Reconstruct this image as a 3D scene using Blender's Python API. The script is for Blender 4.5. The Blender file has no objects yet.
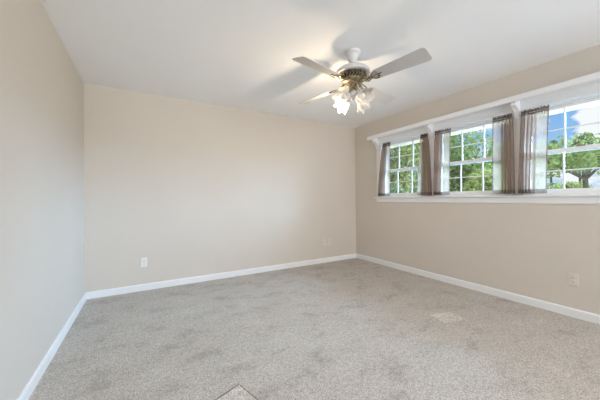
import bpy, bmesh, math, random
import numpy as np
from mathutils import Vector, Matrix

random.seed(7)
rng = np.random.default_rng(7)
SC = bpy.context.scene
COL = SC.collection
PI = math.pi
R = math.radians

# ------------------------------------------------------------------ camera
EYE = 1.117
XL, XR, YB, YF, H = -0.585, 3.433, 3.838, -2.80, 2.44
cam_data = bpy.data.cameras.new('camera')
cam_data.sensor_width = 36.0
cam_data.lens = 268.5 / 600 * 36.0
cam_data.shift_y = (198.59 - 200) / 600
cam_data.clip_start = 0.05
cam_data.clip_end = 500
cam = bpy.data.objects.new('camera', cam_data)
cam.matrix_world = (Matrix.Translation((0, 0, EYE)) @ Matrix.Rotation(-0.525, 4, 'Z')
                    @ Matrix.Rotation(PI / 2, 4, 'X') @ Matrix.Rotation(-0.0079, 4, 'Z'))
COL.objects.link(cam)
SC.camera = cam

# ------------------------------------------------------------------ exposure
SC.view_settings.view_transform = 'Standard'
SC.view_settings.look = 'None'
SC.view_settings.gamma = 1.0
SC.view_settings.use_curve_mapping = False
SC.view_settings.exposure = 0.08
SC.cycles.use_denoising = True
SC.cycles.max_bounces = 12
SC.cycles.diffuse_bounces = 7
SC.cycles.transparent_max_bounces = 24
SC.cycles.sample_clamp_indirect = 6.0
SC.cycles.caustics_reflective = False
SC.cycles.caustics_refractive = False

# ------------------------------------------------------------------ sky
world = bpy.data.worlds.new('sky')
SC.world = world
world.use_nodes = True
nt = world.node_tree
nt.nodes.clear()


def wn(t, **kw):
    n = nt.nodes.new(t)
    for k, v in kw.items():
        setattr(n, k, v)
    return n


def ramp(node, stops):
    cr = node.color_ramp
    while len(cr.elements) > 1:
        cr.elements.remove(cr.elements[-1])
    cr.elements[0].position = stops[0][0]
    cr.elements[0].color = (*stops[0][1], 1)
    for p, c in stops[1:]:
        e = cr.elements.new(p)
        e.color = (*c, 1)


tc = wn('ShaderNodeTexCoord')
sep = wn('ShaderNodeSeparateXYZ')
nt.links.new(tc.outputs['Generated'], sep.inputs[0])
blue = wn('ShaderNodeValToRGB')
ramp(blue, [(0.0, (0.62, 0.76, 0.92)), (0.10, (0.36, 0.60, 0.90)), (0.30, (0.16, 0.40, 0.82)), (1.0, (0.12, 0.32, 0.72))])
nt.links.new(sep.outputs['Z'], blue.inputs[0])
mp = wn('ShaderNodeMapping')
mp.inputs['Scale'].default_value = (3.2, 3.2, 7.0)
mp.inputs['Location'].default_value = (0.55, 0.1, 0.0)
nt.links.new(tc.outputs['Generated'], mp.inputs[0])
cl = wn('ShaderNodeTexNoise')
cl.inputs['Scale'].default_value = 4.0
cl.inputs['Detail'].default_value = 7.0
cl.inputs['Roughness'].default_value = 0.55
nt.links.new(mp.outputs[0], cl.inputs['Vector'])
clr = wn('ShaderNodeValToRGB')
ramp(clr, [(0.50, (0, 0, 0)), (0.60, (1, 1, 1))])
bank = wn('ShaderNodeVectorMath', operation='DOT_PRODUCT')
nt.links.new(tc.outputs['Generated'], bank.inputs[0])
_ca, _ce = R(83.2), R(9.0)
bank.inputs[1].default_value = (math.cos(_ce) * math.sin(_ca), math.cos(_ce) * math.cos(_ca), math.sin(_ce))
bankr = wn('ShaderNodeMapRange', interpolation_type='SMOOTHSTEP')
bankr.inputs['From Min'].default_value = math.cos(R(8.5))
bankr.inputs['From Max'].default_value = math.cos(R(3.5))
bankr.inputs['To Min'].default_value = -0.04
bankr.inputs['To Max'].default_value = 0.26
nt.links.new(bank.outputs['Value'], bankr.inputs['Value'])
addb = wn('ShaderNodeMath', operation='ADD')
nt.links.new(cl.outputs[0], addb.inputs[0])
nt.links.new(bankr.outputs[0], addb.inputs[1])
nt.links.new(addb.outputs[0], clr.inputs[0])
mixc = wn('ShaderNodeMix', data_type='RGBA')
nt.links.new(clr.outputs[0], mixc.inputs['Factor'])
nt.links.new(blue.outputs[0], mixc.inputs['A'])
mixc.inputs['B'].default_value = (0.95, 0.97, 1.0, 1)
# the high sky is a bright, hazy overcast: radiance climbs with elevation
high = wn('ShaderNodeMapRange', interpolation_type='SMOOTHSTEP')
high.inputs['From Min'].default_value = 0.27
high.inputs['From Max'].default_value = 0.55
high.inputs['To Min'].default_value = 0.0
high.inputs['To Max'].default_value = 1.0
nt.links.new(sep.outputs['Z'], high.inputs['Value'])
SKY_HIGH = 2.4
mixh = wn('ShaderNodeMix', data_type='RGBA')
nt.links.new(high.outputs[0], mixh.inputs['Factor'])
nt.links.new(mixc.outputs['Result'], mixh.inputs['A'])
mixh.inputs['B'].default_value = (0.80 * SKY_HIGH, 0.92 * SKY_HIGH, 1.05 * SKY_HIGH, 1)
bg = wn('ShaderNodeBackground')
bg.inputs['Strength'].default_value = 1.0
nt.links.new(mixh.outputs['Result'], bg.inputs['Color'])
wo = wn('ShaderNodeOutputWorld')
nt.links.new(bg.outputs[0], wo.inputs['Surface'])

# ------------------------------------------------------------------ sun (veiled by bright haze, off to the side of the windows)
sd = bpy.data.lights.new('sun', 'SUN')
sd.energy = 27.0
sd.angle = R(46)
sd.color = (0.405, 0.68, 1.0)
sun = bpy.data.objects.new('sun', sd)
sun.rotation_euler = Vector((-0.85, 0.33, -0.42)).to_track_quat('-Z', 'Y').to_euler()
COL.objects.link(sun)

# ------------------------------------------------------------------ added fill lamp outside an invented window behind the camera
ad = bpy.data.lights.new('rear_fill', 'AREA')
ad.shape = 'RECTANGLE'
ad.size, ad.size_y = 3.6, 1.15
ad.energy = 162.0
ad.color = (1.0, 0.975, 0.995)
area = bpy.data.objects.new('rear_fill', ad)
area.location = (1.42, YF - 0.20, 1.60)
area.rotation_euler = Vector((-0.2, 1, 0.06)).to_track_quat('-Z', 'Z').to_euler()
COL.objects.link(area)

# sky portals in the three windows (they emit nothing, they only aim the sky sampling)
WIN = [2.78, 1.80, 0.832]
for wy in WIN:
    pd = bpy.data.lights.new('sky_portal', 'AREA')
    pd.shape = 'RECTANGLE'
    pd.size, pd.size_y = 0.90, 0.90
    pd.cycles.is_portal = True
    po = bpy.data.objects.new('sky_portal', pd)
    po.location = (XR + 0.13, wy, 1.58)
    po.rotation_euler = Vector((-1, 0, 0)).to_track_quat('-Z', 'Z').to_euler()
    COL.objects.link(po)


# ------------------------------------------------------------------ materials
def mat(name, color=(0.8, 0.8, 0.8), rough=0.5, metal=0.0, spec=0.5):
    m = bpy.data.materials.new(name)
    m.use_nodes = True
    b = m.node_tree.nodes['Principled BSDF']
    b.inputs['Base Color'].default_value = (*color, 1)
    b.inputs['Roughness'].default_value = rough
    b.inputs['Metallic'].default_value = metal
    b.inputs['Specular IOR Level'].default_value = spec
    return m


def noisy(name, c1, c2, scale, rough=0.6, bump=0.0, bscale=None, spec=0.3, detail=4, dist=0.02):
    m = mat(name, c1, rough, 0, spec)
    t = m.node_tree
    b = t.nodes['Principled BSDF']
    co = t.nodes.new('ShaderNodeTexCoord')
    n = t.nodes.new('ShaderNodeTexNoise')
    n.inputs['Scale'].default_value = scale
    n.inputs['Detail'].default_value = detail
    t.links.new(co.outputs['Object'], n.inputs['Vector'])
    r = t.nodes.new('ShaderNodeValToRGB')
    ramp(r, [(0.35, c1), (0.65, c2)])
    t.links.new(n.outputs[0], r.inputs[0])
    t.links.new(r.outputs[0], b.inputs['Base Color'])
    if bump:
        n2 = t.nodes.new('ShaderNodeTexNoise')
        n2.inputs['Scale'].default_value = bscale
        n2.inputs['Detail'].default_value = 3
        t.links.new(co.outputs['Object'], n2.inputs['Vector'])
        bp = t.nodes.new('ShaderNodeBump')
        bp.inputs['Strength'].default_value = bump
        bp.inputs['Distance'].default_value = dist
        t.links.new(n2.outputs[0], bp.inputs['Height'])
        t.links.new(bp.outputs[0], b.inputs['Normal'])
    return m


M = {}
M['wall'] = noisy('cream_wall_paint', (0.622, 0.575, 0.515), (0.635, 0.588, 0.528), 1.6, 0.62, 0.05, 140, 0.25, dist=0.002)
M['ceiling'] = noisy('white_ceiling_paint', (0.89, 0.905, 0.92), (0.90, 0.915, 0.93), 2.2, 0.8, 0.06, 90, 0.1, dist=0.002)
M['trim'] = noisy('white_trim_paint', (0.785, 0.80, 0.815), (0.81, 0.825, 0.84), 3, 0.35, 0, spec=0.4)
M['vinyl'] = noisy('white_window_vinyl', (0.86, 0.87, 0.88), (0.88, 0.89, 0.90), 4, 0.3, 0, spec=0.4)
M['fan_white'] = noisy('white_fan_enamel', (0.64, 0.64, 0.64), (0.67, 0.67, 0.67), 5, 0.3, 0, spec=0.5)
M['blade'] = noisy('white_fan_blade', (0.53, 0.52, 0.51), (0.57, 0.56, 0.55), 3, 0.45, 0, spec=0.3)
M['plate'] = noisy('ivory_plate_plastic', (0.66, 0.62, 0.54), (0.69, 0.65, 0.57), 9, 0.35, 0, spec=0.5)
M['plate_white'] = noisy('white_plate_plastic', (0.76, 0.75, 0.72), (0.79, 0.78, 0.75), 9, 0.35, 0, spec=0.5)
M['slot'] = noisy('dark_slot', (0.03, 0.028, 0.025), (0.05, 0.045, 0.04), 20, 0.6)
M['steel'] = mat('steel_screw', (0.6, 0.58, 0.54), 0.35, 1.0)
M['bark'] = noisy('tree_bark', (0.09, 0.065, 0.045), (0.16, 0.12, 0.09), 14, 0.9, 0.4, 30, 0.1)
M['lawn'] = noisy('lawn_grass', (0.10, 0.17, 0.045), (0.17, 0.24, 0.075), 3, 0.9, 0.3, 60, 0.1)
M['concrete'] = noisy('pale_concrete', (0.76, 0.75, 0.73), (0.84, 0.83, 0.81), 2, 0.85, 0.1, 60, 0.2)
M['soffit'] = noisy('painted_soffit', (0.62, 0.46, 0.32), (0.66, 0.50, 0.36), 3, 0.6)
M['siding'] = noisy('outer_siding', (0.55, 0.52, 0.47), (0.6, 0.57, 0.52), 3, 0.7)


def brass():
    m = mat('antique_brass', (0.50, 0.40, 0.22), 0.32, 1.0)
    t = m.node_tree
    b = t.nodes['Principled BSDF']
    co = t.nodes.new('ShaderNodeTexCoord')
    n = t.nodes.new('ShaderNodeTexNoise')
    n.inputs['Scale'].default_value = 45
    n.inputs['Detail'].default_value = 3
    t.links.new(co.outputs['Object'], n.inputs['Vector'])
    r = t.nodes.new('ShaderNodeValToRGB')
    ramp(r, [(0.35, (0.17, 0.13, 0.075)), (0.6, (0.52, 0.45, 0.33))])
    t.links.new(n.outputs[0], r.inputs[0])
    t.links.new(r.outputs[0], b.inputs['Base Color'])
    return m


M['brass'] = brass()


def carpet(name, tone=1.0):
    m = mat(name, (0.5, 0.48, 0.45), 0.95, 0, 0.05)
    t = m.node_tree
    b = t.nodes['Principled BSDF']
    co = t.nodes.new('ShaderNodeTexCoord')

    def noise(scale, detail, rough=0.55, vec=None, dist=0.0):
        n = t.nodes.new('ShaderNodeTexNoise')
        n.inputs['Scale'].default_value = scale
        n.inputs['Detail'].default_value = detail
        n.inputs['Roughness'].default_value = rough
        n.inputs['Distortion'].default_value = dist
        t.links.new(vec or co.outputs['Object'], n.inputs['Vector'])
        return n

    mpg = t.nodes.new('ShaderNodeMapping')
    mpg.inputs['Rotation'].default_value = (0, 0, 0.5)
    mpg.inputs['Scale'].default_value = (1.0, 1.35, 1.0)
    t.links.new(co.outputs['Object'], mpg.inputs[0])
    nap = noise(3.6, 9, 0.70, mpg.outputs[0], 0.25)       # trodden and brushed nap
    r1 = t.nodes.new('ShaderNodeValToRGB')
    ramp(r1, [(0.34, (0.405 * tone, 0.372 * tone, 0.332 * tone)), (0.47, (0.505 * tone, 0.470 * tone, 0.428 * tone)),
              (0.60, (0.530 * tone, 0.495 * tone, 0.452 * tone)), (0.69, (0.590 * tone, 0.555 * tone, 0.512 * tone))])
    t.links.new(nap.outputs[0], r1.inputs[0])
    tuft = noise(38, 4, 0.7)                               # clumped tufts
    r3 = t.nodes.new('ShaderNodeValToRGB')
    ramp(r3, [(0.32, (0.80, 0.80, 0.80)), (0.50, (1.0, 1.0, 1.0)), (0.68, (1.16, 1.16, 1.16))])
    t.links.new(tuft.outputs[0], r3.inputs[0])
    fib = noise(120, 2, 0.6)                               # tufts
    r2 = t.nodes.new('ShaderNodeValToRGB')
    ramp(r2, [(0.30, (0.55, 0.55, 0.55)), (0.50, (1.0, 1.0, 1.0)), (0.72, (1.34, 1.34, 1.34))])
    t.links.new(fib.outputs[0], r2.inputs[0])
    mx = t.nodes.new('ShaderNodeMix')
    mx.data_type = 'RGBA'
    mx.blend_type = 'MULTIPLY'
    mx.inputs['Factor'].default_value = 1.0
    t.links.new(r1.outputs[0], mx.inputs['A'])
    t.links.new(r2.outputs[0], mx.inputs['B'])
    mx2 = t.nodes.new('ShaderNodeMix')
    mx2.data_type = 'RGBA'
    mx2.blend_type = 'MULTIPLY'
    mx2.inputs['Factor'].default_value = 1.0
    t.links.new(mx.outputs['Result'], mx2.inputs['A'])
    t.links.new(r3.outputs[0], mx2.inputs['B'])
    t.links.new(mx2.outputs['Result'], b.inputs['Base Color'])
    bp = t.nodes.new('ShaderNodeBump')
    bp.inputs['Strength'].default_value = 0.55
    bp.inputs['Distance'].default_value = 0.006
    t.links.new(fib.outputs[0], bp.inputs['Height'])
    bp2 = t.nodes.new('ShaderNodeBump')
    bp2.inputs['Strength'].default_value = 0.35
    bp2.inputs['Distance'].default_value = 0.02
    t.links.new(nap.outputs[0], bp2.inputs['Height'])
    t.links.new(bp2.outputs[0], bp.inputs['Normal'])
    t.links.new(bp.outputs[0], b.inputs['Normal'])
    return m


M['jute'] = noisy('brown_carpet_backing', (0.16, 0.12, 0.09), (0.26, 0.20, 0.15), 60, 0.9)
M['carpet'] = carpet('grey_beige_carpet')
M['carpet_pale'] = carpet('paler_carpet', 1.20)


def glass(name, tint=(1, 1, 1), refl=0.06):
    m = bpy.data.materials.new(name)
    m.use_nodes = True
    t = m.node_tree
    t.nodes.clear()
    o = t.nodes.new('ShaderNodeOutputMaterial')
    tr = t.nodes.new('ShaderNodeBsdfTransparent')
    tr.inputs['Color'].default_value = (*tint, 1)
    gl = t.nodes.new('ShaderNodeBsdfGlossy')
    gl.inputs['Roughness'].default_value = 0.02
    fr = t.nodes.new('ShaderNodeFresnel')
    fr.inputs['IOR'].default_value = 1.45
    ma = t.nodes.new('ShaderNodeMath')
    ma.operation = 'MULTIPLY'
    ma.inputs[1].default_value = 0.8
    t.links.new(fr.outputs[0], ma.inputs[0])
    mx = t.nodes.new('ShaderNodeMixShader')
    t.links.new(ma.outputs[0], mx.inputs[0])
    t.links.new(tr.outputs[0], mx.inputs[1])
    t.links.new(gl.outputs[0], mx.inputs[2])
    t.links.new(mx.outputs[0], o.inputs[0])
    return m


M['glass'] = glass('window_glass', (0.97, 0.985, 0.98))


def sheer(name, color, opacity, through):
    m = bpy.data.materials.new(name)
    m.use_nodes = True
    t = m.node_tree
    t.nodes.clear()
    o = t.nodes.new('ShaderNodeOutputMaterial')
    tr = t.nodes.new('ShaderNodeBsdfTransparent')
    tr.inputs['Color'].default_value = (1, 1, 1, 1)
    di = t.nodes.new('ShaderNodeBsdfDiffuse')
    di.inputs['Color'].default_value = (*color, 1)
    tl = t.nodes.new('ShaderNodeBsdfTranslucent')
    tl.inputs['Color'].default_value = (*through, 1)
    m1 = t.nodes.new('ShaderNodeMixShader')
    m1.inputs[0].default_value = 0.42
    t.links.new(di.outputs[0], m1.inputs[1])
    t.links.new(tl.outputs[0], m1.inputs[2])
    co = t.nodes.new('ShaderNodeTexCoord')
    n = t.nodes.new('ShaderNodeTexNoise')
    n.inputs['Scale'].default_value = 60
    t.links.new(co.outputs['Object'], n.inputs['Vector'])
    # grazing folds look through more threads
    lw = t.nodes.new('ShaderNodeLayerWeight')
    lw.inputs['Blend'].default_value = 0.35
    ad_ = t.nodes.new('ShaderNodeMapRange')
    ad_.inputs['From Min'].default_value = 0.3
    ad_.inputs['From Max'].default_value = 0.7
    ad_.inputs['To Min'].default_value = opacity - 0.05
    ad_.inputs['To Max'].default_value = opacity + 0.05
    t.links.new(n.outputs[0], ad_.inputs[0])
    s = t.nodes.new('ShaderNodeMath')
    s.operation = 'MULTIPLY_ADD'
    s.use_clamp = True
    t.links.new(lw.outputs['Facing'], s.inputs[0])
    s.inputs[1].default_value = 0.22
    t.links.new(ad_.outputs[0], s.inputs[2])
    m2 = t.nodes.new('ShaderNodeMixShader')
    t.links.new(s.outputs[0], m2.inputs[0])
    t.links.new(tr.outputs[0], m2.inputs[1])
    t.links.new(m1.outputs[0], m2.inputs[2])
    t.links.new(m2.outputs[0], o.inputs[0])
    return m


M['sheer'] = sheer('sheer_taupe_voile', (0.29, 0.235, 0.195), 0.64, (0.80, 0.585, 0.46))
M['hem'] = sheer('doubled_taupe_voile', (0.21, 0.165, 0.135), 0.90, (0.25, 0.182, 0.142))


def shade_glass():
    m = bpy.data.materials.new('frosted_shade_glass')
    m.use_nodes = True
    t = m.node_tree
    t.nodes.clear()
    o = t.nodes.new('ShaderNodeOutputMaterial')
    di = t.nodes.new('ShaderNodeBsdfDiffuse')
    di.inputs['Color'].default_value = (0.86, 0.84, 0.80, 1)
    tl = t.nodes.new('ShaderNodeBsdfTranslucent')
    tl.inputs['Color'].default_value = (0.92, 0.88, 0.82, 1)
    tr = t.nodes.new('ShaderNodeBsdfTransparent')
    gl = t.nodes.new('ShaderNodeBsdfGlossy')
    gl.inputs['Roughness'].default_value = 0.12
    a = t.nodes.new('ShaderNodeMixShader')
    a.inputs[0].default_value = 0.55
    t.links.new(di.outputs[0], a.inputs[1])
    t.links.new(tl.outputs[0], a.inputs[2])
    b = t.nodes.new('ShaderNodeMixShader')
    b.inputs[0].default_value = 0.52
    t.links.new(a.outputs[0], b.inputs[1])
    t.links.new(tr.outputs[0], b.inputs[2])
    c = t.nodes.new('ShaderNodeMixShader')
    c.inputs[0].default_value = 0.08
    t.links.new(b.outputs[0], c.inputs[1])
    t.links.new(gl.outputs[0], c.inputs[2])
    t.links.new(c.outputs[0], o.inputs[0])
    return m


M['shade'] = shade_glass()


def emit(name, color, strength):
    m = bpy.data.materials.new(name)
    m.use_nodes = True
    b = m.node_tree.nodes['Principled BSDF']
    b.inputs['Base Color'].default_value = (*color, 1)
    b.inputs['Emission Color'].default_value = (*color, 1)
    b.inputs['Emission Strength'].default_value = strength
    return m


M['bulb_off'] = noisy('frosted_bulb_glass', (0.80, 0.78, 0.74), (0.84, 0.82, 0.78), 20, 0.3)
M['bulb'] = emit('warm_bulb', (1.0, 0.80, 0.56), 2.0)


def leaf(name, c1, c2, scale=1.3):
    m = bpy.data.materials.new(name)
    m.use_nodes = True
    t = m.node_tree
    t.nodes.clear()
    o = t.nodes.new('ShaderNodeOutputMaterial')
    co = t.nodes.new('ShaderNodeTexCoord')
    n = t.nodes.new('ShaderNodeTexNoise')
    n.inputs['Scale'].default_value = scale * 4
    n.inputs['Detail'].default_value = 5
    t.links.new(co.outputs['Object'], n.inputs['Vector'])
    r = t.nodes.new('ShaderNodeValToRGB')
    ramp(r, [(0.35, c1), (0.65, c2)])
    t.links.new(n.outputs[0], r.inputs[0])
    di = t.nodes.new('ShaderNodeBsdfDiffuse')
    tl = t.nodes.new('ShaderNodeBsdfTranslucent')
    t.links.new(r.outputs[0], di.inputs[0])
    t.links.new(r.outputs[0], tl.inputs[0])
    mx = t.nodes.new('ShaderNodeMixShader')
    mx.inputs[0].default_value = 0.35
    t.links.new(di.outputs[0], mx.inputs[1])
    t.links.new(tl.outputs[0], mx.inputs[2])
    t.links.new(mx.outputs[0], o.inputs[0])
    return m


M['leaf_mid'] = leaf('mid_green_leaves', (0.130, 0.160, 0.050), (0.340, 0.360, 0.130))
M['leaf_fresh'] = leaf('fresh_green_leaves', (0.180, 0.200, 0.055), (0.420, 0.420, 0.150))
M['leaf_dark'] = leaf('dark_green_leaves', (0.080, 0.110, 0.060), (0.200, 0.230, 0.120))


# ------------------------------------------------------------------ building helpers
def obj(name, bm, m, parent=None, smooth=False):
    me = bpy.data.meshes.new(name)
    bmesh.ops.recalc_face_normals(bm, faces=bm.faces[:])
    bm.to_mesh(me)
    bm.free()
    if smooth:
        me.polygons.foreach_set('use_smooth', [True] * len(me.polygons))
        me.set_sharp_from_angle(angle=R(40))
    for q in (m if isinstance(m, (list, tuple)) else [m]):
        me.materials.append(q)
    o = bpy.data.objects.new(name, me)
    COL.objects.link(o)
    if parent:
        o.parent = parent
    return o


def thing(name, label, cat, loc=(0, 0, 0), group=None, rotz=0.0):
    o = bpy.data.objects.new(name, None)
    o.empty_display_size = 0.1
    COL.objects.link(o)
    o.location = loc
    o.rotation_euler = (0, 0, rotz)
    tag(o, label, cat, group)
    return o


def tag(o, label, cat, group=None):
    o['label'] = label
    o['category'] = cat
    if group:
        o['group'] = group
    return o


def struct(o, label=None, cat=None):
    o['kind'] = 'structure'
    if label:
        o['label'] = label
    if cat:
        o['category'] = cat
    return o


def box(bm, x0, x1, y0, y1, z0, z1, bev=0.0, mi=0):
    r = bmesh.ops.create_cube(bm, size=1.0)
    vs = r['verts']
    for v in vs:
        v.co = Vector((x0 + (v.co.x + .5) * (x1 - x0), y0 + (v.co.y + .5) * (y1 - y0), z0 + (v.co.z + .5) * (z1 - z0)))
    fs = set(f for v in vs for f in v.link_faces)
    for f in fs:
        f.material_index = mi
    if bev:
        es = list(set(e for v in vs for e in v.link_edges))
        bmesh.ops.bevel(bm, geom=es, offset=bev, segments=2, affect='EDGES', profile=0.5)


def BX(*a, **k):
    bm = bmesh.new()
    box(bm, *a, **k)
    return bm


def lathe(bm, prof, n=32, mtx=None, cap=True, mi=0):
    """prof: list of (radius, z); revolves about z."""
    rings = []
    for r, z in prof:
        ring = []
        for k in range(n):
            a = 2 * PI * k / n
            p = Vector((r * math.cos(a), r * math.sin(a), z))
            ring.append(bm.verts.new(mtx @ p if mtx else p))
        rings.append(ring)
    for i in range(len(rings) - 1):
        for k in range(n):
            f = bm.faces.new((rings[i][k], rings[i][(k + 1) % n], rings[i + 1][(k + 1) % n], rings[i + 1][k]))
            f.material_index = mi
    if cap:
        for rr in (rings[0], rings[-1]):
            f = bm.faces.new(rr)
            f.material_index = mi


def tube(bm, pts, rad, n=10, mi=0):
    pts = [Vector(p) for p in pts]
    rads = rad if isinstance(rad, (list, tuple)) else [rad] * len(pts)
    rings = []
    up = Vector((0, 0, 1))
    for i, p in enumerate(pts):
        d = (pts[min(i + 1, len(pts) - 1)] - pts[max(i - 1, 0)]).normalized()
        u = d.cross(up)
        if u.length < 1e-3:
            u = d.cross(Vector((1, 0, 0)))
        u.normalize()
        v = d.cross(u).normalized()
        rings.append([bm.verts.new(p + (u * math.cos(2 * PI * k / n) + v * math.sin(2 * PI * k / n)) * rads[i]) for k in range(n)])
    for i in range(len(rings) - 1):
        for k in range(n):
            f = bm.faces.new((rings[i][k], rings[i][(k + 1) % n], rings[i + 1][(k + 1) % n], rings[i + 1][k]))
            f.material_index = mi
    for rr in (rings[0], rings[-1]):
        bm.faces.new(rr).material_index = mi


def prism(bm, poly, axis, a0, a1, mi=0):
    """extrude a 2-D polygon. axis 'y': poly is (x, z); axis 'x': poly is (y, z)."""
    def P(p, a):
        return Vector((p[0], a, p[1])) if axis == 'y' else Vector((a, p[0], p[1]))
    A = [bm.verts.new(P(p, a0)) for p in poly]
    B = [bm.verts.new(P(p, a1)) for p in poly]
    n = len(poly)
    for f in (bm.faces.new(A), bm.faces.new(B[::-1])):
        f.material_index = mi
    for i in range(n):
        bm.faces.new((A[i], A[(i + 1) % n], B[(i + 1) % n], B[i])).material_index = mi


def pydata(name, v, f, m, parent=None, smooth=False):
    me = bpy.data.meshes.new(name)
    me.from_pydata(v, [], f)
    me.update()
    if smooth:
        me.polygons.foreach_set('use_smooth', [True] * len(me.polygons))
    me.materials.append(m)
    o = bpy.data.objects.new(name, me)
    COL.objects.link(o)
    if parent:
        o.parent = parent
    return o


# ------------------------------------------------------------------ room shell
T = 0.13
struct(obj('floor', BX(XL - T, XR + T, YF - T, YB + T, -0.12, 0.0), M['carpet']))
struct(obj('ceiling', BX(XL - T, XR + T, YF - T, YB + T, H, H + 0.10), M['ceiling']))
struct(obj('wall_left', BX(XL - T, XL, YF - T, YB + T, 0.0, H), M['wall']))
struct(obj('wall_back', BX(XL, XR, YB, YB + T, 0.0, H), M['wall']))
OY0, OY1, OZ0, OZ1 = 0.38, 3.22, 1.135, 2.035
bm = bmesh.new()
box(bm, XR, XR + T, YF - T, YB + T, 0, OZ0)
box(bm, XR, XR + T, YF - T, YB + T, OZ1, H)
box(bm, XR, XR + T, OY1, YB + T, OZ0, OZ1)
box(bm, XR, XR + T, YF - T, OY0, OZ0, OZ1)
for py in (2.29, 1.31):
    box(bm, XR, XR + T, py - 0.05, py + 0.05, OZ0, OZ1)
struct(obj('wall_right', bm, M['wall']))
WX0, WX1, WZ0, WZ1 = -0.42, 3.26, 1.00, 2.20  # opening in the unseen rear wall, added for the fill lamp
bm = bmesh.new()
box(bm, XL, XR, YF - T, YF, 0, WZ0)
box(bm, XL, XR, YF - T, YF, WZ1, H)
box(bm, XL, WX0, YF - T, YF, WZ0, WZ1)
box(bm, WX1, XR, YF - T, YF, WZ0, WZ1)
struct(obj('wall_front', bm, M['wall']))

# invented window behind the camera, added to let the fill lamp in
added_win = bpy.data.objects.new('window_4', None)
COL.objects.link(added_win)
struct(added_win)
WM = (WX0 + WX1) / 2
bm = bmesh.new()
for a in ((WX0, WX0 + .06, WZ0, WZ1), (WX1 - .06, WX1, WZ0, WZ1), (WX0 + .06, WX1 - .06, WZ0, WZ0 + .06),
          (WX0 + .06, WX1 - .06, WZ1 - .06, WZ1), (WM - .03, WM + .03, WZ0 + .06, WZ1 - .06)):
    box(bm, a[0], a[1], YF - 0.09, YF - 0.03, a[2], a[3])
obj('window_frame', bm, M['vinyl'], added_win)
obj('glass_pane', BX(WX0 + .06, WX1 - .06, YF - 0.063, YF - 0.057, WZ0 + .06, WZ1 - .06), M['glass'], added_win)

# baseboards (rounded top)
BH, BT = 0.080, 0.014


def base_prof(x, s):
    return [(x, 0.0), (x + s * BT, 0.0), (x + s * BT, BH - 0.014), (x + s * BT * 0.8, BH - 0.006), (x + s * BT * 0.4, BH), (x, BH)]


bm = bmesh.new()
prism(bm, base_prof(XL, 1), 'y', YF, YB)
struct(obj('baseboard_left', bm, M['trim']))
bm = bmesh.new()
prism(bm, base_prof(XR, -1), 'y', YF, YB)
struct(obj('baseboard_right', bm, M['trim']))
bm = bmesh.new()
prism(bm, base_prof(YB, -1), 'x', XL + BT, XR - BT)
struct(obj('baseboard_back', bm, M['trim']))

# ------------------------------------------------------------------ windows
for i, wy in enumerate(WIN):
    w = bpy.data.objects.new('window_%d' % (i + 1), None)
    w.location = (XR, wy, OZ0)
    COL.objects.link(w)
    struct(w)
    hw = 0.44
    Z0, Z1 = 0.0, OZ1 - OZ0
    bm = bmesh.new()                       # jamb liner
    box(bm, 0.0, T, -hw, -hw + 0.022, Z0, Z1)
    box(bm, 0.0, T, hw - 0.022, hw, Z0, Z1)
    box(bm, 0.0, T, -hw + 0.022, hw - 0.022, Z1 - 0.022, Z1)
    box(bm, 0.0, T, -hw + 0.022, hw - 0.022, Z0, Z0 + 0.022)
    obj('window_frame', bm, M['vinyl'], w)
    zm = 0.425
    for nm, xa, za, zb in (('upper_sash', 0.072, zm - 0.022, Z1 - 0.022), ('lower_sash', 0.038, Z0 + 0.022, zm + 0.022)):
        xb = xa + 0.030
        a, b = -hw + 0.022, hw - 0.022
        st = 0.034
        bm = bmesh.new()
        box(bm, xa, xb, a, a + st, za, zb, 0.003)
        box(bm, xa, xb, b - st, b, za, zb, 0.003)
        box(bm, xa + .001, xb - .001, a + st, b - st, za, za + 0.036, 0.003)
        box(bm, xa + .001, xb - .001, a + st, b - st, zb - 0.036, zb, 0.003)
        s = obj(nm, bm, M['vinyl'], w)
        obj('glass_pane', BX(xa + 0.013, xa + 0.017, a + st, b - st, za + 0.036, zb - 0.036), M['glass'], s)
        bm = bmesh.new()
        ga, gb = a + st, b - st
        for k in (1, 2):
            yy = ga + (gb - ga) * k / 3
            box(bm, xa + 0.008, xa + 0.022, yy - 0.0055, yy + 0.0055, za + 0.036, zb - 0.036)
        zz = (za + zb) / 2
        box(bm, xa + 0.009, xa + 0.021, ga, gb, zz - 0.0055, zz + 0.0055)
        obj('muntin_grid', bm, M['vinyl'], s)
    bm = bmesh.new()                       # sash lock on the meeting rail
    box(bm, 0.026, 0.046, -0.03, 0.03, zm + 0.022, zm + 0.030, 0.003)
    lathe(bm, [(0.010, zm + 0.030), (0.010, zm + 0.040), (0.004, zm + 0.042)], 12, Matrix.Translation((0.036, 0, 0)))
    obj('sash_lock', bm, M['brass'], w)

# casing: side boards, posts and the header board
bm = bmesh.new()
box(bm, XR - 0.018, XR, 3.205, 3.295, 1.145, 2.045, 0.003)
box(bm, XR - 0.018, XR, 0.305, 0.395, 1.145, 2.045, 0.003)
for py in (2.29, 1.31):
    box(bm, XR - 0.018, XR, py - 0.062, py + 0.062, 1.145, 2.045, 0.003)
struct(obj('trim_1', bm, M['trim']))
bm = bmesh.new()
prism(bm, [(XR, 2.018), (XR - 0.022, 2.018), (XR - 0.026, 2.028), (XR - 0.022, 2.040), (XR - 0.016, 2.046), (XR - 0.016, 2.098), (XR, 2.098)], 'y', 0.30, 3.30)
struct(obj('trim_2', bm, M['trim']))
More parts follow.
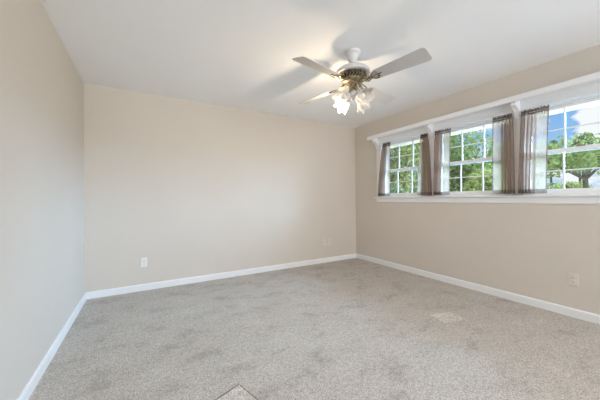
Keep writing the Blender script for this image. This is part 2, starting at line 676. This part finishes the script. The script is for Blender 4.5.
# stool and apron
bm = bmesh.new()
prism(bm, [(XR + 0.035, 1.113), (XR - 0.040, 1.113), (XR - 0.047, 1.119), (XR - 0.047, 1.129), (XR - 0.040, 1.135), (XR + 0.035, 1.135)], 'y', 0.26, 3.325)
struct(obj('trim_3', bm, M['trim']))
bm = bmesh.new()
prism(bm, [(XR, 1.045), (XR - 0.010, 1.045), (XR - 0.017, 1.056), (XR - 0.017, 1.113), (XR, 1.113)], 'y', 0.29, 3.300)
struct(obj('trim_4', bm, M['trim']))

# ------------------------------------------------------------------ long shelf over the windows
sh = thing('window_shelf', 'long white moulded shelf on scrolled corbels above the row of windows', 'shelf', (XR, 1.80, 2.10))
SY0, SY1 = 0.26 - 1.80, 3.365 - 1.80
bm = bmesh.new()                            # board with a deep nosing
prism(bm, [(0, 0.034), (-0.138, 0.034), (-0.138, -0.004), (-0.150, -0.008), (-0.160, 0.000), (-0.163, 0.020), (-0.163, 0.044),
           (-0.158, 0.053), (-0.150, 0.056), (0, 0.056)], 'y', SY0, SY1)
obj('shelf_board', bm, M['trim'], sh)
bm = bmesh.new()                            # cove under the board
cove = [(0, -0.002)]
cove += [(-0.020, -0.002)]
for k in range(9):
    a = PI / 2 * k / 8
    cove.append((-0.020 - 0.052 * (1 - math.cos(a)), 0.0 + 0.034 * math.sin(a)))
cove += [(0, 0.034)]
prism(bm, cove, 'y', SY0 + 0.03, SY1 - 0.03)
obj('cove_molding', bm, M['trim'], sh)


def corbel_prof():
    p = [(-0.018, -0.165), (-0.030, -0.168), (-0.040, -0.160), (-0.042, -0.148), (-0.036, -0.138), (-0.038, -0.118),
         (-0.048, -0.094), (-0.066, -0.070), (-0.088, -0.052), (-0.108, -0.046), (-0.122, -0.040), (-0.130, -0.028),
         (-0.130, -0.012), (-0.124, 0.000), (-0.124, 0.034), (-0.018, 0.034)]
    return p


for cy in (3.264, 2.275, 1.295, 0.336):
    bm = bmesh.new()
    prism(bm, corbel_prof(), 'y', cy - 1.80 - 0.022, cy - 1.80 + 0.022)
    es = [e for e in bm.edges if abs(e.verts[0].co.y - e.verts[1].co.y) < 1e-6]
    bmesh.ops.bevel(bm, geom=es, offset=0.003, segments=1, affect='EDGES')
    obj('corbel', bm, M['trim'], sh)

# ------------------------------------------------------------------ curtains
XC = XR - 0.058


def curtain(label, top, bot, gather_hi, zb=1.150, zt=2.000, seed=0):
    """top / bot: (y at one edge, y at the other); the first named edge is the gathered one."""
    rr = random.Random(seed)
    n, mz = 150, 40
    ph0 = rr.random() * 6
    t = thing('cafe_curtain', label, 'curtain', (XC, (bot[0] + bot[1]) / 2, zb), 'sheer brown cafe curtains')
    oy = (bot[0] + bot[1]) / 2
    gfrac = gather_hi          # share of the width that is bunched
    cloth_share = 0.60         # share of the cloth bunched into it

    def pos(u, w):
        """u 0..1 along the cloth from the gathered edge, w 0..1 from bottom to top"""
        if u < cloth_share:
            s = u / cloth_share * gfrac
            amp = 0.026
        else:
            s = gfrac + (u - cloth_share) / (1 - cloth_share) * (1 - gfrac)
            amp = 0.026 * max(0.0, 1 - (u - cloth_share) / 0.10) + 0.0012
        e = w ** 1.3
        # bunched cloth leans out a little towards the hem
        ya = bot[0] + (top[0] - bot[0]) * e
        yb = bot[1] + (top[1] - bot[1]) * e
        y = ya + (yb - ya) * s
        ph = ph0 + u * 40 + 0.6 * math.sin(u * 17 + ph0)
        ph_top = u * 95
        k = max(0, (w - 0.86) / 0.14)
        x = amp * math.sin(ph) * (1 - 0.75 * k) + 0.008 * math.sin(ph_top) * k
        x += 0.004 * math.sin(3 * w + u * 9)
        y += 0.011 * math.cos(ph) * (1 if u < cloth_share else 0) * (1 - k)
        z = (zt - zb) * w
        if w > 0.999:
            z += 0.007 * math.sin(ph_top * 0.7)
        return (x, y - oy, z)

    def patch(name, u0, u1, w0, w1, nu, nw, m, off=0.0):
        v, f = [], []
        for j in range(nw + 1):
            for i in range(nu + 1):
                p = pos(u0 + (u1 - u0) * i / nu, w0 + (w1 - w0) * j / nw)
                v.append((p[0] + off, p[1], p[2]))
        for j in range(nw):
            for i in range(nu):
                a = j * (nu + 1) + i
                f.append((a, a + 1, a + nu + 2, a + nu + 1))
        return pydata(name, v, f, m, t, True)

    wh, wp, uh = 0.052, 0.940, 0.965
    patch('cloth', 0, uh, wh, wp, n, mz, M['sheer'])
    patch('bottom_hem', 0, 1, 0, wh, n, 4, M['hem'])
    patch('rod_pocket', 0, 1, wp, 1.0, n * 2, 6, M['hem'])
    patch('side_hem', uh, 1, wh, wp, 6, mz, M['hem'])
    return t


curtain('sheer brown curtain at the outer end of the window nearest the room corner', (3.112, 2.958), (3.232, 2.976), 0.50, seed=1)
curtain('sheer brown curtain on the post side of the window nearest the room corner', (2.316, 2.418), (2.264, 2.487), 0.62, seed=2)
curtain('sheer brown curtain on the middle window, next to the corner window', (2.205, 1.988), (2.235, 2.012), 0.45, seed=3)
curtain('sheer brown curtain on the middle window, beside the window showing blue sky', (1.336, 1.516), (1.324, 1.524), 0.46, seed=4)
curtain('sheer brown curtain on the wide window showing blue sky and cloud', (1.252, 1.029), (1.283, 1.053), 0.50, seed=5)

for i, wy in enumerate(WIN):
    lab = ['slim metal curtain rod across the window nearest the room corner', 'slim metal curtain rod across the middle window',
           'slim metal curtain rod across the window showing blue sky'][i]
    t = thing('curtain_rod', lab, 'curtain rod', (XC, wy, 1.968), 'rods carrying the sheer curtains')
    bm = bmesh.new()
    tube(bm, [(0, -0.435, 0), (0, 0.435, 0)], 0.004, 8)
    obj('rod', bm, M['fan_white'], t, True)
    for s in (-1, 1):
        bm = bmesh.new()
        tube(bm, [(0, s * 0.435, 0), (0.012, s * 0.437, 0), (0.041, s * 0.437, 0)], 0.004, 8)
        obj('bracket', bm, M['fan_white'], t)

# ------------------------------------------------------------------ ceiling fan
FX, FY = 1.64, 1.86
fan = thing('ceiling_fan', 'white four blade ceiling fan with brass trim and four lit tulip lamps', 'ceiling fan', (FX, FY, H))
bm = bmesh.new()
lathe(bm, [(0.070, 0.0), (0.073, -0.008), (0.071, -0.018), (0.066, -0.024), (0.058, -0.034), (0.052, -0.052), (0.043, -0.072), (0.032, -0.092), (0.025, -0.102), (0.018, -0.106)], 40)
obj('canopy', bm, M['fan_white'], fan, True)
bm = bmesh.new()
lathe(bm, [(0.012, -0.098), (0.012, -0.128), (0.024, -0.130), (0.026, -0.138), (0.020, -0.146)], 20)
obj('downrod', bm, M['fan_white'], fan, True)
bm = bmesh.new()
lathe(bm, [(0.020, -0.138), (0.050, -0.139), (0.090, -0.144), (0.125, -0.155), (0.146, -0.171), (0.155, -0.187), (0.156, -0.198), (0.150, -0.206), (0.120, -0.209)], 48)
obj('motor_housing', bm, M['fan_white'], fan, True)
# pierced brass band under the housing
bm = bmesh.new()
lathe(bm, [(0.128, -0.206), (0.130, -0.212), (0.122, -0.218)], 40)
for k in range(24):
    a = 2 * PI * k / 24
    c, s_ = math.cos(a), math.sin(a)
    c2, s2 = math.cos(a + 0.16), math.sin(a + 0.16)
    tube(bm, [(0.118 * c, 0.118 * s_, -0.216), (0.112 * c2, 0.112 * s2, -0.236), (0.100 * c, 0.100 * s_, -0.256)], 0.005, 6)
lathe(bm, [(0.096, -0.254), (0.104, -0.258), (0.098, -0.268), (0.075, -0.274), (0.050, -0.276)], 40)
obj('vented_band', bm, M['brass'], fan, True)
bm = bmesh.new()
lathe(bm, [(0.088, -0.210), (0.082, -0.256)], 32)
obj('motor_core', bm, M['slot'], fan, True)
bm = bmesh.new()
lathe(bm, [(0.052, -0.274), (0.046, -0.282), (0.038, -0.290), (0.037, -0.345), (0.042, -0.352), (0.044, -0.362), (0.040, -0.370)], 32)
obj('switch_housing', bm, M['brass'], fan, True)


def blade_mesh():
    """blade along +x in its own frame, top and bottom skins with rounded ends"""
    r0, r1 = 0.205, 0.672
    w0, w1, th = 0.056, 0.076, 0.006
    out = []
    out.append((r0 + 0.010, -w0 * 0.55))
    out.append((r0 + 0.035, -w0))
    cr = 0.026
    for k in range(7):
        a = -PI / 2 + PI / 2 * k / 6
        out.append((r1 - cr + cr * math.cos(a), -w1 + cr + cr * math.sin(a)))
    for k in range(7):
        a = PI / 2 * k / 6
        out.append((r1 - cr + cr * math.cos(a), w1 - cr + cr * math.sin(a)))
    out.append((r0 + 0.035, w0))
    out.append((r0 + 0.010, w0 * 0.55))
    out.append((r0, w0 * 0.3))
    out.append((r0, -w0 * 0.3))
    bm = bmesh.new()
    A = [bm.verts.new((x, y, -th / 2)) for x, y in out]
    B = [bm.verts.new((x, y, th / 2)) for x, y in out]
    bm.faces.new(A[::-1])
    bm.faces.new(B)
    n = len(out)
    for i in range(n):
        bm.faces.new((A[i], A[(i + 1) % n], B[(i + 1) % n], B[i]))
    es = [e for e in bm.edges if abs(e.verts[0].co.z - e.verts[1].co.z) < 1e-6]
    bmesh.ops.bevel(bm, geom=es, offset=0.0015, segments=1, affect='EDGES')
    return bm


def iron_mesh():
    """scrolled brass blade iron under the blade root, in the blade's frame"""
    bm = bmesh.new()
    # arm from the hub: broad leaf shape
    pts = [(0.070, 0.0, 0.016), (0.105, 0, 0.006), (0.140, 0, -0.012), (0.175, 0, -0.014), (0.205, 0, -0.009)]
    for s in (-1, 1):
        tube(bm, [(0.072, s * 0.016, 0.016), (0.110, s * 0.030, 0.002), (0.150, s * 0.034, -0.012), (0.185, s * 0.020, -0.012), (0.215, s * 0.012, -0.008)],
             [0.006, 0.0065, 0.0065, 0.006, 0.005], 8)
        tube(bm, [(0.190, s * 0.010, -0.009), (0.222, s * 0.040, -0.008), (0.252, s * 0.042, -0.007), (0.262, s * 0.026, -0.007), (0.246, s * 0.016, -0.007)],
             [0.005, 0.006, 0.006, 0.005, 0.004], 8)
    tube(bm, pts, [0.012, 0.014, 0.012, 0.010, 0.008], 8)
    tube(bm, [(0.200, 0, -0.008), (0.250, 0, -0.007), (0.290, 0, -0.006)], [0.008, 0.007, 0.004], 8)
    for x, y in ((0.235, 0.040), (0.235, -0.040), (0.280, 0)):
        lathe(bm, [(0.007, -0.003), (0.007, -0.010), (0.003, -0.013)], 10, Matrix.Translation((x, y, 0)))
    return bm


ZBL = -0.283
PITCH = R(-15)
proto_blade = proto_iron = None
for k, deg in enumerate((-78, 12, 102, 192)):
    if k == 0:
        b = obj('blade', blade_mesh(), M['blade'], fan)
        ir = obj('blade_iron', iron_mesh(), M['brass'], b, True)
        proto_blade, proto_iron = b, ir
    else:
        b = proto_blade.copy()
        COL.objects.link(b)
        ir = proto_iron.copy()
        COL.objects.link(ir)
        ir.parent = b
    b.parent = fan
    b.location = (0, 0, ZBL)
    b.rotation_euler = (Matrix.Rotation(R(deg), 3, 'Z') @ Matrix.Rotation(PITCH, 3, 'X')).to_euler()
    ir['label'] = 'scrolled brass blade bracket'

# light kit
bm = bmesh.new()
lathe(bm, [(0.034, -0.366), (0.044, -0.374), (0.048, -0.390), (0.044, -0.405), (0.030, -0.415), (0.012, -0.420), (0.010, -0.432), (0.004, -0.440)], 32)
kit = obj('light_fitter', bm, M['fan_white'], fan, True)
VIEW = math.degrees(math.atan2(-FY, -FX))        # towards the camera
TILT = R(66)                                     # shade axis away from straight down


def shade_bm():
    """ruffled tulip shade opening along -z, neck at the origin"""
    bm = bmesh.new()
    n = 72
    prof = [(0.024, 0.0), (0.028, -0.010), (0.040, -0.026), (0.050, -0.046), (0.053, -0.062), (0.055, -0.076), (0.061, -0.090), (0.072, -0.102)]
    rings = []
    for i, (r, z) in enumerate(prof):
        t = i / (len(prof) - 1)
        ring = []
        for k in range(n):
            a = 2 * PI * k / n
            ruf = t * t
            rr = r * (1 + 0.11 * ruf * math.cos(6 * a) + 0.035 * t * math.cos(12 * a))
            zz = z - 0.011 * ruf * math.cos(6 * a)
            ring.append(bm.verts.new((rr * math.cos(a), rr * math.sin(a), zz)))
        rings.append(ring)
    for i in range(len(rings) - 1):
        for k in range(n):
            bm.faces.new((rings[i][k], rings[i][(k + 1) % n], rings[i + 1][(k + 1) % n], rings[i + 1][k]))
    return bm


proto_shade = None
for k in range(4):
    az = R(VIEW + 45 + 90 * k)
    dirv = Vector((math.cos(az) * math.sin(TILT), math.sin(az) * math.sin(TILT), -math.cos(TILT)))
    neck = Vector((math.cos(az) * 0.070, math.sin(az) * 0.070, -0.412))
    rot = Vector((0, 0, -1)).rotation_difference(dirv)
    bm = bmesh.new()
    hv = Vector((math.cos(az), math.sin(az), 0))
    tube(bm, [Vector((0, 0, -0.390)) + hv * 0.038, Vector((0, 0, -0.388)) + hv * 0.058, Vector((0, 0, -0.402)) + hv * 0.066, neck - dirv * 0.012], 0.0075, 10)
    lathe(bm, [(0.012, 0.016), (0.026, 0.010), (0.029, 0.0), (0.028, -0.012)], 24, Matrix.Translation(neck) @ rot.to_matrix().to_4x4())
    obj('lamp_arm', bm, M['fan_white'], kit, True)
    if proto_shade is None:
        proto_shade = obj('lamp_shade', shade_bm(), M['shade'], fan, True)
        bm = bmesh.new()
        lathe(bm, [(0.012, -0.002), (0.013, -0.018), (0.020, -0.032), (0.024, -0.046), (0.021, -0.060), (0.010, -0.069), (0.002, -0.071)], 20)
        proto_bulb = obj('light_bulb', bm, M['bulb'], proto_shade, True)
        s, bu = proto_shade, proto_bulb
    else:
        s = proto_shade.copy()
        COL.objects.link(s)
        bu = proto_bulb.copy()
        COL.objects.link(bu)
        bu.parent = s
    s.parent = fan
    s.location = neck
    s.rotation_euler = rot.to_euler()
    if k != 2:                                   # only one bulb is burning
        bu.material_slots[0].link = 'OBJECT'
        bu.material_slots[0].material = M['bulb_off']
        continue
    bu['label'] = 'warm lit bulb'
    ld = bpy.data.lights.new('lamp_glow', 'POINT')
    ld.energy = 14.5
    ld.color = (1.0, 0.78, 0.54)
    ld.shadow_soft_size = 0.028
    lo = bpy.data.objects.new('lamp_glow', ld)
    lo.location = Vector((FX, FY, H)) + neck + dirv * 0.100
    COL.objects.link(lo)

for sgn, ln in ((-1, 0.15), (1, 0.17)):
    az = R(VIEW + 90)
    px, py = math.cos(az) * 0.030 * sgn, math.sin(az) * 0.030 * sgn
    bm = bmesh.new()
    tube(bm, [(px * 1.3, py * 1.3, -0.352), (px * 1.5, py * 1.5, -0.372), (px * 1.5, py * 1.5, -0.352 - ln)], 0.0015, 6)
    lathe(bm, [(0.002, -0.350 - ln), (0.006, -0.358 - ln), (0.007, -0.380 - ln), (0.002, -0.388 - ln)], 12, Matrix.Translation((px * 1.5, py * 1.5, 0)))
    obj('pull_chain', bm, M['brass'], fan, True)


# ------------------------------------------------------------------ wall plates
def outlet(label, loc, rotz, m, group=None, kind='duplex'):
    """local frame: plate in the x-z plane, facing -y"""
    t = thing('electrical_outlet' if kind == 'duplex' else 'wall_jack', label, 'outlet' if kind == 'duplex' else 'wall jack', loc, group, rotz)
    bm = bmesh.new()
    box(bm, -0.035, 0.035, -0.006, 0.0, -0.057, 0.057, 0.0025)
    obj('cover_plate', bm, m, t)
    if kind == 'duplex':
        for s in (-1, 1):
            bm = bmesh.new()
            out = []
            for k in range(24):
                a = 2 * PI * k / 24
                out.append((max(-0.0155, min(0.0155, 0.0175 * math.cos(a))), s * 0.0195 + 0.0145 * math.sin(a)))
            A = [bm.verts.new((x, -0.0085, z)) for x, z in out]
            B = [bm.verts.new((x, -0.0055, z)) for x, z in out]
            bm.faces.new(A)
            for i in range(24):
                bm.faces.new((A[i], A[(i + 1) % 24], B[(i + 1) % 24], B[i]))
            rc = obj('receptacle', bm, m, t)
            bm = bmesh.new()
            z = s * 0.0195
            box(bm, -0.0075, -0.0050, -0.0090, -0.0080, z - 0.002, z + 0.0075)
            box(bm, 0.0050, 0.0075, -0.0090, -0.0080, z - 0.001, z + 0.0065)
            lathe(bm, [(0.0026, 0.0), (0.0026, 0.001)], 10, Matrix.Translation((0, -0.0080, z - 0.0075)) @ Matrix.Rotation(PI / 2, 4, 'X'))
            obj('slots', bm, M['slot'], rc)
        bm = bmesh.new()
        lathe(bm, [(0.0032, 0.0), (0.0028, 0.0015)], 10, Matrix.Translation((0, -0.006, 0)) @ Matrix.Rotation(PI / 2, 4, 'X'))
        obj('screw', bm, M['steel'], t)
    else:
        bm = bmesh.new()
        box(bm, -0.008, 0.008, -0.0085, -0.0055, -0.008, 0.008, 0.001)
        jk = obj('jack', bm, m, t)
        obj('slots', BX(-0.005, 0.005, -0.0092, -0.0083, -0.004, 0.004), M['slot'], jk)
        for s in (-1, 1):
            bm = bmesh.new()
            lathe(bm, [(0.0032, 0.0), (0.0028, 0.0015)], 10, Matrix.Translation((0, -0.006, s * 0.042)) @ Matrix.Rotation(PI / 2, 4, 'X'))
            obj('screw', bm, M['steel'], t)
    return t


outlet('pale outlet low on the back wall near the blank left wall', (-0.010, YB, 0.345), 0, M['plate_white'])
outlet('small pale jack plate low on the back wall, farther from the window corner', (2.705, YB, 0.352), 0, M['plate'], None, 'jack')
outlet('cream outlet low on the back wall, closest to the window corner', (2.812, YB, 0.352), 0, M['plate'])
outlet('ivory duplex outlet on the wall beneath the windows', (XR, 0.885, 0.348), -PI / 2, M['plate'])

# ------------------------------------------------------------------ pale patches on the carpet
bm = bmesh.new()
A = [bm.verts.new(p) for p in ((0.481, 1.576, 0.002), (0.250, 1.487, 0.002), (0.318, 1.303, 0.002), (0.549, 1.347, 0.002))]
f = bm.faces.new(A)
e = bmesh.ops.extrude_face_region(bm, geom=[f])
for v in [g for g in e['geom'] if isinstance(g, bmesh.types.BMVert)]:
    v.co.z = 0.007
patch = tag(obj('carpet_patch', bm, M['carpet_pale']), 'pale square carpet patch with a dark cut edge near the picture bottom', 'carpet patch')
bm = bmesh.new()
tube(bm, [(0.247, 1.494, 0.003), (0.482, 1.583, 0.003)], 0.004, 6)
tube(bm, [(0.487, 1.574, 0.003), (0.553, 1.350, 0.003)], 0.0025, 6)
obj('cut_edge', bm, M['jute'], patch)['label'] = 'dark cut carpet edge'

bm = bmesh.new()  # thin slab, paler than the carpet around it
f = bm.faces.new([bm.verts.new(p) for p in ((2.33, 1.60, 0.001), (2.30, 1.42, 0.001), (2.53, 1.37, 0.001), (2.56, 1.54, 0.001))])
e = bmesh.ops.extrude_face_region(bm, geom=[f])
for v in [g for g in e['geom'] if isinstance(g, bmesh.types.BMVert)]:
    v.co.z = 0.004
tag(obj('carpet_patch', bm, M['carpet_pale']), 'small pale rectangle on the carpet by the window wall', 'carpet patch')

# ------------------------------------------------------------------ outdoors
GZ = -0.45
struct(obj('roof', BX(XL - 0.5, XR + 0.10, YF - 0.5, YB + 0.6, H + 0.12, H + 0.24), M['siding']))
struct(obj('trim_5', BX(XR + T, 4.10, YF - 0.6, YB + 1.6, 2.065, 2.30), M['soffit']), 'painted eave overhanging the windows outside')
bm = bmesh.new()
box(bm, XR + T + 0.01, 90, -60, 110, GZ - 0.1, GZ)
struct(obj('ground', bm, M['lawn']))
struct(obj('bounce_paving', BX(XR + T + 0.4, 11.0, -16, 18, GZ + 0.001, GZ + 0.02), M['concrete']))  # unseen pale paving, added to bounce sun up to the ceiling


def leaves(clumps, n, size, seed):
    """clumps: (cx, cy, cz, rx, ry, rz); returns verts and faces of n small folded leaves"""
    g = np.random.default_rng(seed)
    vol = np.array([c[3] * c[4] * c[5] for c in clumps]) ** 0.67
    idx = g.choice(len(clumps), n, p=vol / vol.sum())
    C = np.array([c[:3] for c in clumps])[idx]
    S = np.array([c[3:] for c in clumps])[idx]
    d = g.normal(size=(n, 3))
    d /= np.linalg.norm(d, axis=1)[:, None]
    rad = g.uniform(0.45, 1.0, (n, 1)) ** 0.5
    P = C + d * S * rad
    nrm = d + g.normal(size=(n, 3)) * 0.7 + np.array([0, 0, 0.4])
    nrm /= np.linalg.norm(nrm, axis=1)[:, None]
    t = np.cross(nrm, g.normal(size=(n, 3)))
    t /= np.linalg.norm(t, axis=1)[:, None]
    b = np.cross(nrm, t)
    L = size * g.uniform(0.6, 1.3, (n, 1))
    W = L * 0.5
    v = np.stack([P - t * L, P - b * W + nrm * W * .3, P + t * L, P + b * W + nrm * W * .3], 1).reshape(-1, 3)
    f = np.arange(4 * n).reshape(n, 4)
    return v.tolist(), f.tolist()


def polar(az, dist):
    """az: degrees from +y towards +x, as seen from the room"""
    return dist * math.sin(R(az)), dist * math.cos(R(az))


def tree(name, label, cat, az, dist, crown, trunk_h, trunk_r, clumps, n, size, m, seed, group=None):
    """crown: (radius x, radius y, bottom, top) above the ground"""
    x, y = polar(az, dist)
    g = random.Random(seed)
    t = thing(name, label, cat, (x, y, GZ), group)
    rx, ry, z0, z1 = crown
    cs = []
    for _ in range(clumps):
        a, q = g.uniform(0, 2 * PI), math.sqrt(g.random()) * 0.72
        zc = g.uniform(z0 + 0.12 * (z1 - z0), z1 - 0.15 * (z1 - z0))
        fr = 1 - 0.45 * abs((zc - (z0 + z1) / 2) / ((z1 - z0) / 2))
        k = g.uniform(0.26, 0.44)
        cs.append((rx * q * math.cos(a) * fr, ry * q * math.sin(a) * fr, zc, rx * k, ry * k, (z1 - z0) * k * 0.55))
    v, f = leaves(cs, n, size, seed)
    pydata('foliage', v, f, m, t)
    if trunk_h:
        bm = bmesh.new()
        tube(bm, [(0, 0, -0.02), (trunk_r * .5, 0, trunk_h * .5), (0, trunk_r * .6, trunk_h)], [trunk_r * 1.2, trunk_r, trunk_r * .75], 10)
        for c in cs[:7]:
            tube(bm, [(0, trunk_r * .4, trunk_h * 0.9), (c[0] * .5, c[1] * .5, (trunk_h * .9 + c[2]) / 2), (c[0], c[1], c[2])], [trunk_r * .55, trunk_r * .35, trunk_r * .12], 7)
        obj('trunk', bm, M['bark'], t, True)
    return t


# by the corner window: dense greenery close to the house
tree('leafy_tree', 'dense green tree filling the window nearest the room corner', 'tree', 49.0, 13.0, (2.7, 2.7, 0.7, 7.0), 2.0, 0.14, 38, 11000, 0.10, M['leaf_fresh'], 11)
tree('leafy_tree', 'bushy tree filling the left part of the middle window', 'tree', 61.0, 17.0, (2.2, 2.2, 0.7, 6.6), 2.0, 0.14, 28, 8000, 0.11, M['leaf_mid'], 12)
tree('green_shrub', 'low dark shrub at the foot of the corner window view', 'shrub', 52.0, 7.2, (1.0, 1.0, 0.2, 2.05), 0, 0, 16, 4200, 0.06, M['leaf_dark'], 13)
tree('green_shrub', 'sunlit round shrub low in the middle window', 'shrub', 65.5, 8.4, (1.0, 1.0, 0.2, 2.35), 0, 0, 18, 4600, 0.06, M['leaf_fresh'], 14)
tree('slender_tree', 'slender tree low against the sky at the right of the middle window', 'tree', 67.5, 21.5, (1.9, 1.9, 1.2, 5.0), 2.0, 0.12, 18, 4200, 0.12, M['leaf_mid'], 15)
# by the right-hand window: an open flat-crowned tree, a hedge, distant tree tops
tree('spreading_tree', 'spreading flat crowned tree in the window showing blue sky', 'tree', 77.0, 11.5, (2.4, 2.2, 2.20, 3.35), 2.3, 0.08, 16, 1900, 0.080, M['leaf_mid'], 16)
for k, (az, d, h) in enumerate(((70.8, 12.0, 1.95), (75.0, 15.5, 2.1), (83.5, 12.0, 1.95))):
    tree('garden_shrub', ['round green shrub low beside the sheer curtain of the sky window', 'round green shrub under the spreading tree trunk',
                          'round green shrub low at the far edge of the sky window'][k], 'shrub', az, d, (1.15, 1.15, 0.1, h), 0, 0, 14, 3000, 0.07, M['leaf_fresh'], 20 + k,
         'shrubs under the spreading tree')
for k, (az, d, h, r_) in enumerate(((73.2, 48, 8.6, 1.5), (76.3, 52, 9.6, 1.9), (79.0, 50, 9.0, 1.7), (83.5, 54, 9.4, 2.0))):
    tree('distant_tree', ['far tree top just right of the sheer curtain in the sky window', 'far tree top left of the cloud, above the sash rail',
                          'far tree top below the white cloud', 'far tree top at the outer edge of the sky window'][k], 'tree', az, d, (r_, r_, h - 3.4, h), h - 3.0, 0.14, 14, 1500, 0.24, M['leaf_dark'], 30 + k,
         'far tree tops behind the spreading tree')
